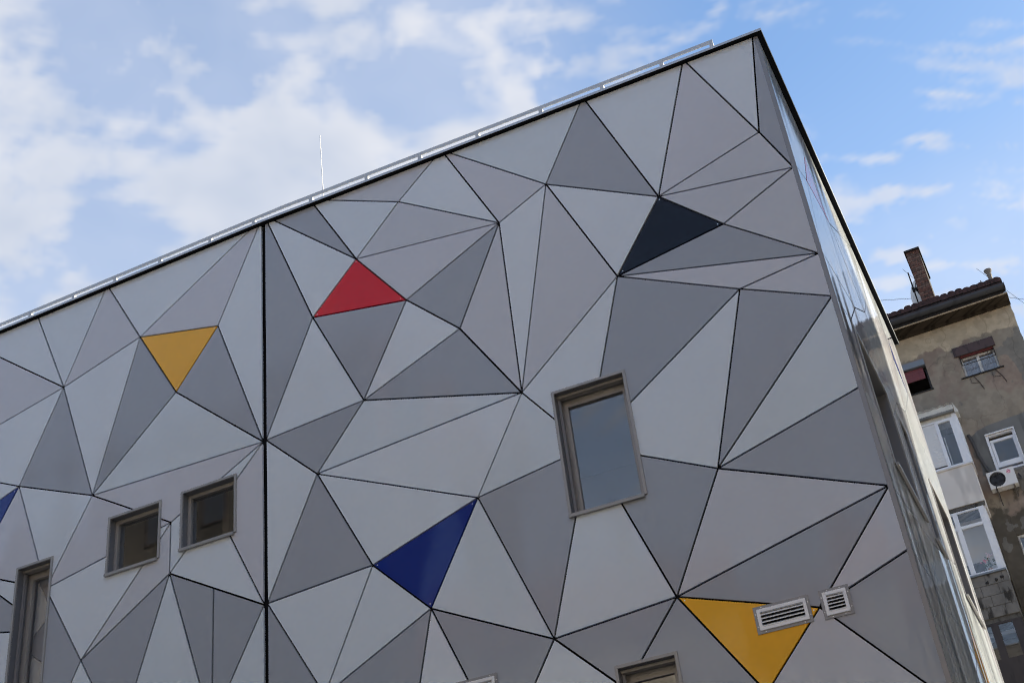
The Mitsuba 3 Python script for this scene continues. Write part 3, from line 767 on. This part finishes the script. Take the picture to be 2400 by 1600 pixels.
W = part(OB, 'window', ring(FO, 1.20, 2.15, 18.54, 19.2, .055, -.22, -.15), 'mat_old_paint')
part(W, 'mullion', FO.box(1.635, 1.715, -.225, -.14, 18.595, 19.145), 'mat_old_paint')
for a0, a1 in ((1.255, 1.635), (1.715, 2.095)):
    old_pane(W, a0, a1, -.18, 18.6, 19.14)
    cs = [(a0 - .03 + i * (a1 - a0 + .06) / 24, -.27 + .012 * math.sin(i * 1.9)) for i in range(25)]
    mm = np.array([(x, y, zz) for zz in (18.5, 19.3) for x, y in cs]); f = [(i, i + 1, i + 26) for i in range(24)] + [(i, i + 26, i + 25) for i in range(24)]
    mt = trimesh.Trimesh(FO.pts(mm), f, process=False)
    part(W, 'curtain', mt, 'mat_curtain', smooth=True)
part(W, 'sill', FO.box(1.07, 2.25, -.15, .04, 18.50, 18.535), 'mat_near_black')
part(W, 'shutter_box', FO.box(1.085, 2.228, .0015, .06, 19.215, 19.50), 'mat_shutter_box')
part(W, 'shutter_rail', FO.box(1.196, 2.154, -.10, -.03, 19.195, 19.236), 'mat_shutter_red')
part(W, 'bar', FO.mesh(tube([(1.215, .02, 19.19), (1.215, .02, 18.91), (2.15, .02, 18.92), (2.15, .02, 19.19)], .012)), 'mat_near_black')
W = part(OB, 'window', ring(FO, -.94, .26, 18.53, 19.28, .05, -.24, -.18), 'mat_brown')
part(W, 'shutter_box', FO.box(-.94, .268, -.15, .05, 19.31, 19.495), 'mat_box_grey')
part(W, 'shutter', cat(*[FO.box(-.93, .17, -.07, -.055 + .004 * (i % 2), 18.93 + i * .045, 18.93 + (i + 1) * .045 - .004) for i in range(8)]), 'mat_shutter_red')
part(W, 'sill', FO.box(-.96, .29, -.18, .03, 18.49, 18.523), 'mat_near_black')
# rusty flower-box brackets below the right window
for u0, u1, zz in ((1.30, 1.50, 18.2), (1.90, 2.12, 18.2)):
    part(OB, 'bracket', FO.mesh(cat(tube([(u0 + .10, .01, 18.50), (u1, .02, zz + .06), (u1 + .06, .012, zz - .17)], .011), tube([(u0, .01, 18.47), (u0, .012, zz + .1), (u1, .02, zz + .06)], .006))), 'mat_rust')

# window with the air conditioner, set in a patch of grey cement
patch = [(.80, 15.60), (.86, 16.2), (.80, 16.72), (1.0, 16.86), (1.3, 16.93), (1.7, 16.96), (2.05, 16.98), (2.45, 17.0), (2.6, 16.5), (2.5, 15.9), (2.2, 15.62), (1.92, 15.52), (1.14, 15.50)]
pp = Polygon(patch).buffer(.02).difference(rect(1.158, 15.555, 1.902, 16.682))
part(OB, 'cement_patch', FO.slab(pp, .002, .014), 'mat_cement')
W = part(OB, 'window', ring(FO, 1.165, 1.895, 15.565, 16.675, .05, -.16, -.02), 'mat_pvc')
part(W, 'sash', cat(ring(FO, 1.225, 1.885, 15.775, 16.52, .072, -.13, -.05), FO.box(1.22, 1.89, -.12, -.03, 15.70, 15.772)), 'mat_pvc')
part(W, 'frame', cat(FO.box(1.15, 1.93, .0145, .05, 16.67, 16.70), FO.box(1.148, 1.164, -.1, .05, 15.56, 16.669), FO.box(1.897, 1.925, -.1, .05, 15.56, 16.669)), 'mat_pvc')
old_pane(W, 1.29, 1.82, -.09, 15.84, 16.46)
old_pane(W, 1.22, 1.89, -.10, 15.61, 15.71)
part(OB, 'drain_pipe', FO.mesh(tube([(.74, -.05, 16.83), (.76, .06, 16.80), (.80, .09, 16.55), (.84, .09, 16.1), (.93, .08, 15.66), (.99, .06, 15.5)], .045)), 'mat_pipe', smooth=50)
# small low window
W = part(OB, 'window', ring(FO, 1.085, 2.19, 13.01, 13.75, .05, -.14, -.05), 'mat_old_paint')
old_pane(W, 1.13, 2.15, -.1, 13.05, 13.71)

# air conditioner
AC = 'air_conditioner'
tag(AC, 'white outdoor air conditioner unit hanging below the right window of the old house', 'air conditioner')
bx = rect(.862, 14.985, 1.565, 15.465).difference(Point(1.10, 15.225).buffer(.205, 32))
part(AC, 'casing', cat(FO.slab(bx, .375, .40), FO.box(.862, 1.565, .10, .125, 14.985, 15.465), FO.box(.862, .887, .1255, .3745, 14.985, 15.465), FO.box(1.54, 1.565, .1255, .3745, 14.985, 15.465), FO.box(.8875, 1.5395, .1255, .3745, 15.44, 15.465), FO.box(.8875, 1.5395, .1255, .3745, 14.985, 15.01)), 'mat_ac')
rings = []
for r in np.linspace(.03, .20, 9):
    t = trimesh.creation.torus(r, .0035, 28, 6); t.apply_transform(trimesh.transformations.rotation_matrix(math.pi / 2, (1, 0, 0))); t.apply_translation((1.10, .396, 15.225)); rings.append(t)
for k in range(8):
    t = k * math.pi / 4
    rings.append(trimesh.creation.cylinder(.0035, segment=[(1.10, .392, 15.225), (1.10 + .204 * math.cos(t), .392, 15.225 + .204 * math.sin(t))], sections=6))
part(AC, 'fan_grille', FO.mesh(cat(*rings)), 'mat_ac_grille')
part(AC, 'fan_housing', FO.box(.89, 1.33, .13, .15, 15.015, 15.435), 'mat_night')
for k in range(3):
    t0 = k * 2 * math.pi / 3
    t = np.linspace(t0, t0 + 1.5, 8)
    pg = Polygon([(1.10 + .03 * math.cos(t0), 15.225 + .03 * math.sin(t0))] + [(1.10 + .185 * math.cos(x), 15.225 + .185 * math.sin(x)) for x in t])
    part(AC, 'fan_blade', FO.slab(pg, .28 + .01 * k, .287 + .01 * k), 'mat_ac_grille')
cc = lambda r: Polygon([(1.42 + r * math.cos(t), 15.355 + r * math.sin(t)) for t in np.linspace(0, 2 * math.pi, 28)[:-1]])
EM = part(AC, 'emblem', FO.slab(cc(.052), .4005, .403), 'mat_emblem')
swirl = cc(.042).difference(cc(.034)).difference(rect(1.425, 15.357, 1.48, 15.41))
part(EM, 'mark', FO.slab(unary_union([swirl, rect(1.416, 15.335, 1.424, 15.377), rect(1.424, 15.335, 1.440, 15.343)]), .4035, .405), 'mat_emblem_light')
part(AC, 'bracket', cat(FO.box(.98, 1.02, .0145, .39, 14.945, 14.98), FO.box(.98, 1.02, .0145, .05, 14.75, 14.944)), 'mat_flue')
part(AC, 'bracket', cat(FO.box(1.43, 1.47, .0145, .39, 14.945, 14.98), FO.box(1.43, 1.47, .0145, .05, 14.75, 14.944)), 'mat_flue')
part(AC, 'pipe', FO.mesh(tube([(1.03, .41, 15.1), (1.0, .42, 14.98), (1.02, .30, 14.8), (1.01, .1, 14.72), (1.02, .02, 14.62)], .012)), 'mat_pipe')
part(AC, 'pipe', FO.mesh(tube([(1.58, .2, 15.2), (1.66, .18, 15.15), (1.68, .08, 15.22), (1.64, .0, 15.38)], .02)), 'mat_pipe')

# enclosed balconies (the projecting bay)
Y = f'{OB}__balcony'
COUNT[Y] = 0
sl = []
top_line = [(-1.1, 14.552)] + [(-1.1 + i * .1, 14.555 + nrs.normal(0, .008)) for i in range(1, 17)] + [(.625, 14.57)]
slabp = Polygon([(-1.1, 14.47), (.60, 14.47)] + top_line[::-1])
scene[Y] = mikit.ply(cat(FO.slab(rect(-1.1, 14.575, .630, 15.645), .80, .90), FO.box(.53, .630, .0015, .799, 14.40, 15.645)), 'mat_bay')
part(Y, 'floor_slab', cat(FO.slab(slabp, .015, .882)), 'mat_slab')
part(Y, 'ledge', FO.box(-1.1, .662, .0015, .935, 15.648, 15.685), 'mat_bay')
# upper window strip
W = f'{Y}__window'
COUNT[W] = 0
scene[W] = mikit.ply(cat(FO.box(.44, .525, .82, .895, 15.69, 17.10), FO.box(.03, .12, .82, .895, 15.69, 17.06), FO.box(-1.0, .0295, .82, .895, 15.69, 15.75), FO.box(.1205, .4395, .82, .895, 15.69, 15.745),
                         FO.box(.1205, .4395, .82, .895, 17.02, 17.06), FO.box(-1.0, .4395, .815, .89, 17.061, 17.10)), 'mat_pvc')
part(Y, 'corner_panel', cat(FO.box(.5255, .655, .80, .897, 15.69, 17.20), FO.box(.625, .655, .0015, .799, 15.69, 17.19)), 'mat_pvc')
part(W, 'pane', FO.box(.12, .44, .85, .854, 15.74, 17.03), 'mat_old_glass')
part(W, 'handle', FO.box(.16, .175, .80, .84, 15.74, 16.6), 'mat_blind')
for i in range(27):
    z0 = 15.80 + i * .0463
    part(W, 'slat', FO.box(-1.0, .0285, .84, .872 + .006 * (i % 2), z0, z0 + .0455), 'mat_blind')
part(Y, 'lintel', FO.box(-1.0, .62, .78, .885, 17.101, 17.215), 'mat_corrugated')
part(Y, 'beam', FO.box(-1.0, .622, .886, 1.0, 17.205, 17.265), 'mat_cement')
xs = np.arange(-1.0, .645, .0145)
wave = lambda u: .017 * math.sin((u - .10) / .185 * 2 * math.pi)
cw = [(u, 17.267) for u in xs] + [(u, 17.415 + wave(u)) for u in xs[::-1]]
part(Y, 'roof_fascia', FO.slab(Polygon(cw), .985, .99 + .006), 'mat_corrugated')
v, f = [], []
for j, (w, z) in enumerate([(1.02, 17.43), (0.0, 17.62)]):
    for u in xs:
        v += [(u + (.06 if j else 0) * (u > .5), w, z + wave(u)), (u, w, z + wave(u) + .012)]
n2 = 2 * len(xs)
for i in range(len(xs) - 1):
    a_, b_ = 2 * i, 2 * i + 2
    f += [(a_, b_, b_ + n2), (a_, b_ + n2, a_ + n2), (a_ + 1, b_ + 1 + n2, b_ + 1), (a_ + 1, a_ + 1 + n2, b_ + 1 + n2), (a_, a_ + 1, b_ + 1), (a_, b_ + 1, b_)]
part(Y, 'roof_sheet', trimesh.Trimesh(FO.pts(np.array(v)), np.array(f), process=False), 'mat_corrugated')
part(Y, 'roof_side', FO.slab(Polygon([(.645, 17.16), (.735, 17.14), (.735, 17.22), (.655, 17.45)]), .6, .99), 'mat_corrugated')
# lower window
W = f'{Y}__window_001'
COUNT[W] = 0
scene[W] = mikit.ply(cat(FO.box(.41, .56, .80, .88, 12.70, 14.455), FO.box(-.26, -.14, .80, .88, 12.70, 14.455), FO.box(-.1395, .4095, .80, .88, 12.70, 12.755), FO.box(-.1395, .4095, .80, .88, 13.97, 14.05),
                         FO.box(-.1395, .4095, .80, .88, 14.41, 14.455), FO.box(-1.0, -.2605, .80, .88, 13.97, 14.05), FO.box(-1.0, -.2605, .80, .88, 12.70, 12.755), FO.box(-1.0, -.2605, .80, .88, 14.41, 14.455)), 'mat_pvc')
part(W, 'pane', FO.box(-.14, .41, .836, .84, 12.75, 13.975), 'mat_old_glass')
part(W, 'pane', FO.box(-.14, .41, .836, .84, 14.045, 14.412), 'mat_old_glass')
part(W, 'pane', FO.box(-1.0, -.26, .836, .84, 14.045, 14.412), 'mat_old_glass')
part(W, 'pane', FO.box(-1.0, -.26, .836, .84, 12.75, 13.975), 'mat_old_glass')
part(W, 'sill', FO.box(-1.0, .59, .60, .95, 12.655, 12.698), 'mat_box_grey')
part(Y, 'back_wall', cat(FO.box(-1.0, .58, .0015, .02, 13.3, 14.46), FO.box(.10, .58, .0015, .02, 12.66, 13.299)), 'mat_room')
part(Y, 'back_door', FO.box(-.6, .0995, .0015, .03, 12.66, 13.299), 'mat_brown')
part(Y, 'corner_panel', FO.box(.555, .585, .0015, .799, 12.70, 14.455), 'mat_pvc')
# block-work parapet
bw = f'{Y}__parapet'
COUNT[bw] = 0
scene[bw] = mikit.ply(cat(FO.box(-1.0, .575, .79, .882, 11.54, 12.65), FO.box(.50, .575, .0015, .789, 11.54, 12.65)), 'mat_mortar')
for r in range(4):
    z0 = 11.545 + r * .277
    u = -1.0 + (.17 if r % 2 else 0)
    while u < .56:
        L = min(.43, .582 - u)
        if L > .06:
            part(bw, 'block', FO.box(u, u + L - .012, .86, .893 + rnd.uniform(0, .012), z0 + .006, z0 + .268), 'mat_concrete')
        u += .43
for u, z in ((.28, 12.46), (.05, 12.44), (.43, 12.50)):  # flat dark lumps, coloured as the shade inside small holes
    ms = trimesh.creation.icosphere(2, .045); ms.vertices *= np.array([1, .3, .9]) * (1 + .18 * np.sin(ms.vertices[:, :1] * 90 + u * 9)); ms.apply_translation((u, .905, z))
    part(bw, 'hole_shade', FO.mesh(ms), 'mat_near_black')
part(Y, 'floor_slab', FO.box(-1.0, .55, .0015, .86, 11.43, 11.538), 'mat_slab')
# lowest, brown timber window
W = f'{Y}__window_002'
COUNT[W] = 0
scene[W] = mikit.ply(cat(FO.box(.325, .56, .78, .855, 10.52, 11.38), FO.box(-.205, -.02, .78, .855, 10.52, 11.38), FO.box(-1.0, .56, .78, .86, 11.381, 11.429), FO.box(-1.0, .56, .78, .86, 7.0, 10.518), FO.box(.53, .56, .0015, .779, 7.0, 11.42)), 'mat_brown')
part(W, 'pane', FO.box(-.02, .325, .82, .824, 10.52, 11.38), 'mat_old_glass')
part(W, 'pane', FO.box(-1.0, -.205, .82, .824, 10.52, 11.38), 'mat_old_glass')

# potted flowers behind the lower balcony window
PL = 'flowering_plant'
tag(PL, 'pot plant with pink flowers behind the lower balcony window of the old house', 'plant')
plain('mat_leaf', (.05, .08, .04), .6); plain('mat_petal', (.62, .16, .22), .6); plain('mat_petal_pale', (.66, .50, .55), .6); plain('mat_pot', (.25, .12, .08), .8)
m = trimesh.creation.revolve(np.array([(.0, 12.70), (.05, 12.70), (.07, 12.83), (.06, 12.83), (.045, 12.71), (0, 12.71)]), sections=14); m.apply_translation((.22, .72, 0))
part(PL, 'pot', FO.mesh(m), 'mat_pot')
lv = []
for i in range(40):
    c = np.array([.22, .72, 12.95]) + nrs.normal(0, 1, 3) * (.08, .05, .09)
    s = trimesh.creation.icosphere(1, 1.0); s.vertices *= (.03, .02, .012); s.apply_transform(trimesh.transformations.random_rotation_matrix(nrs.random(3))); s.apply_translation(c); lv.append(s)
part(PL, 'foliage', FO.mesh(cat(*lv)), 'mat_leaf', smooth=True)
for nme, c0, cnt, ma in (('flower', (.15, .78, 13.03), 9, 'mat_petal'), ('flower', (.31, .76, 13.16), 11, 'mat_petal_pale')):
    fl = []
    for i in range(cnt):
        s = trimesh.creation.icosphere(1, .02); s.apply_translation(np.array(c0) + nrs.normal(0, 1, 3) * (.04, .02, .03)); fl.append(s)
    part(PL, nme, FO.mesh(cat(*fl)), ma, smooth=True)

# satellite dish behind the chimney
SD = 'satellite_dish'
tag(SD, 'pale satellite dish with dark mast and arm beside the brick chimney', 'satellite dish')
rr = np.linspace(0, .47, 8)
prof = [(r, .28 * r * r) for r in rr] + [(r, .28 * r * r - .012) for r in rr[::-1]]
m = trimesh.creation.revolve(np.array(prof), sections=36)
Rm = trimesh.transformations.rotation_matrix(math.radians(90), (1, 0, 0)); m.apply_transform(Rm)      # opens to +w
m.apply_transform(trimesh.transformations.rotation_matrix(math.radians(55), (0, 0, 1)))
D0 = np.array([.565, -3.90, 23.97]); m.apply_translation(D0)
part(SD, 'dish', FO.mesh(m), 'mat_dish', smooth=40)
part(SD, 'mast', FO.mesh(tube([(.545, -3.20, 22.4), (.545, -3.20, 24.37)], .022)), 'mat_near_black')
part(SD, 'arm', FO.mesh(cat(tube([(.545, -3.20, 23.70), (.62, -3.20, 23.68), (.70, -3.20, 23.37), (.74, -3.15, 22.9)], .020), tube([(.52, -3.17, 23.64), (.62, -3.15, 23.70), (.67, -3.15, 23.88)], .014))), 'mat_near_black')
part(SD, 'clamp', FO.mesh(cat(rbox(.50, .59, -3.25, -3.15, 23.62, 23.76), rbox(.60, .68, -3.23, -3.15, 23.62, 23.72))), 'mat_near_black')


# overhead cables
def cable(p, r, label):
    k = key('overhead_cable')
    pts = np.array(p, float)
    t = np.linspace(0, 1, 20)[:, None]
    out = []
    for a, b in zip(pts[:-1], pts[1:]):
        out.append(a + (b - a) * t)
    scene[k] = mikit.ply(FO.mesh(tube(np.vstack(out), r, 6)), 'mat_near_black')
    tag(k, label, 'cable')


cable([(-6.0, -5, 26.4), (-.68, -5, 24.79), (1.09, -5, 24.22), (3.18, -5, 23.35), (3.62, -5, 23.08), (9, -5, 20.2)], .008, 'thin dark cable passing behind the chimney and running past the roof corner')
cable([(2.6, -5, 24.75), (3.25, -5, 23.56), (3.58, -5, 22.95), (5, -5, 20.2)], .006, 'thin dark cable falling steeply beside the right corner of the old roof')
cable([(.36, -5, 25.68), (.61, -5, 25.19), (1.0, -5, 24.4)], .006, 'faint thin wire slanting down to the left side of the brick chimney')

# ------------------------------------------------------------------ buildings outside the picture that shade the alley or are mirrored in the panels
plain('mat_house_wall', grimy((.72, .64, .52), .10, .8), .9, spec=.2)
plain('mat_house_wall_b', grimy((.55, .50, .43), .10, .8), .9, spec=.2)
plain('mat_house_roof', (.16, .07, .05), .9)


def street_house(name, label, F, u0, u1, depth, eave, ridge, wallm, hip=0.0):
    tag(name, label, 'building')
    part(name, 'wall', F.box(u0, u1, -depth, 0, 0, eave), wallm)
    h = hip
    v = np.array([(u0 - .4, .4, eave), (u1 + .4, .4, eave), (u1 + .4, -depth - .4, eave), (u0 - .4, -depth - .4, eave), (u0 + h, -depth / 2, ridge), (u1 - h, -depth / 2, ridge)])
    f = np.array([(0, 1, 5), (0, 5, 4), (1, 2, 5), (2, 3, 4), (2, 4, 5), (3, 0, 4), (0, 2, 1), (0, 3, 2)])
    m = trimesh.Trimesh(F.pts(v), f, process=True); m.fix_normals()
    part(name, 'roof', m, 'mat_house_roof')
    zf = 1.0
    while zf + 2 < eave:
        u = u0 + 1.0
        while u + 1.2 < u1:
            W = part(name, 'window', ring(F, u, u + 1.15, zf, zf + 1.6, .07, .004, .05), 'mat_brown')
            part(W, 'pane', F.box(u + .07, u + 1.08, .005, .02, zf + .07, zf + 1.53), 'mat_night')
            u += 2.7
        zf += 3.1


street_house('street_house', 'pale plastered street house across the road, facing the panelled front', Frame((0, -9.0), math.pi), -14, 6, 11, 12.5, 16.5, 'mat_house_wall')
street_house('street_house_001', 'grey-brown street house across the road, between the pale and the tall one', Frame((0, -9.0), math.pi), 6.6, 17, 11, 14.5, 18.5, 'mat_house_wall_b')
plain('mat_house_dark', grimy((.050, .047, .045), .10, .8), .9, spec=.2)  # for the unseen block added to keep sky reflections off the small windows
street_house('street_house_002', 'tall dark block across the road, added out of view to darken window reflections', Frame((0, -9.0), math.pi), 17.5, 50, 12, 27, 30, 'mat_house_dark')
tag('alley_house', 'tall plastered house with a sloping end roof on the far side of the alley', 'building')
FA = Frame((5.0, 0.0), -math.pi / 2)                # its long wall faces the alley; u runs towards the street
part('alley_house', 'wall', FA.slab(Polygon([(-21.5, 0), (-2, 0), (-2, 18.5), (-18.2, 18.5), (-21.5, 16.1)]), -12, 0), 'mat_house_wall_b')
part('alley_house', 'roof', FA.slab(Polygon([(-1.8, 18.505), (-18.2, 18.505), (-21.6, 16.03), (-21.66, 16.13), (-18.24, 18.64), (-1.8, 18.64)]), -12.2, .05), 'mat_house_roof')
for zf in (2.0, 5.2, 8.4, 11.6):
    for u in np.arange(-20.5, -4, 2.9):
        W = part('alley_house', 'window', ring(FA, u, u + 1.1, zf, zf + 1.6, .07, .004, .05), 'mat_pvc')
        part(W, 'pane', FA.box(u + .07, u + 1.03, .005, .02, zf + .07, zf + 1.53), 'mat_night')
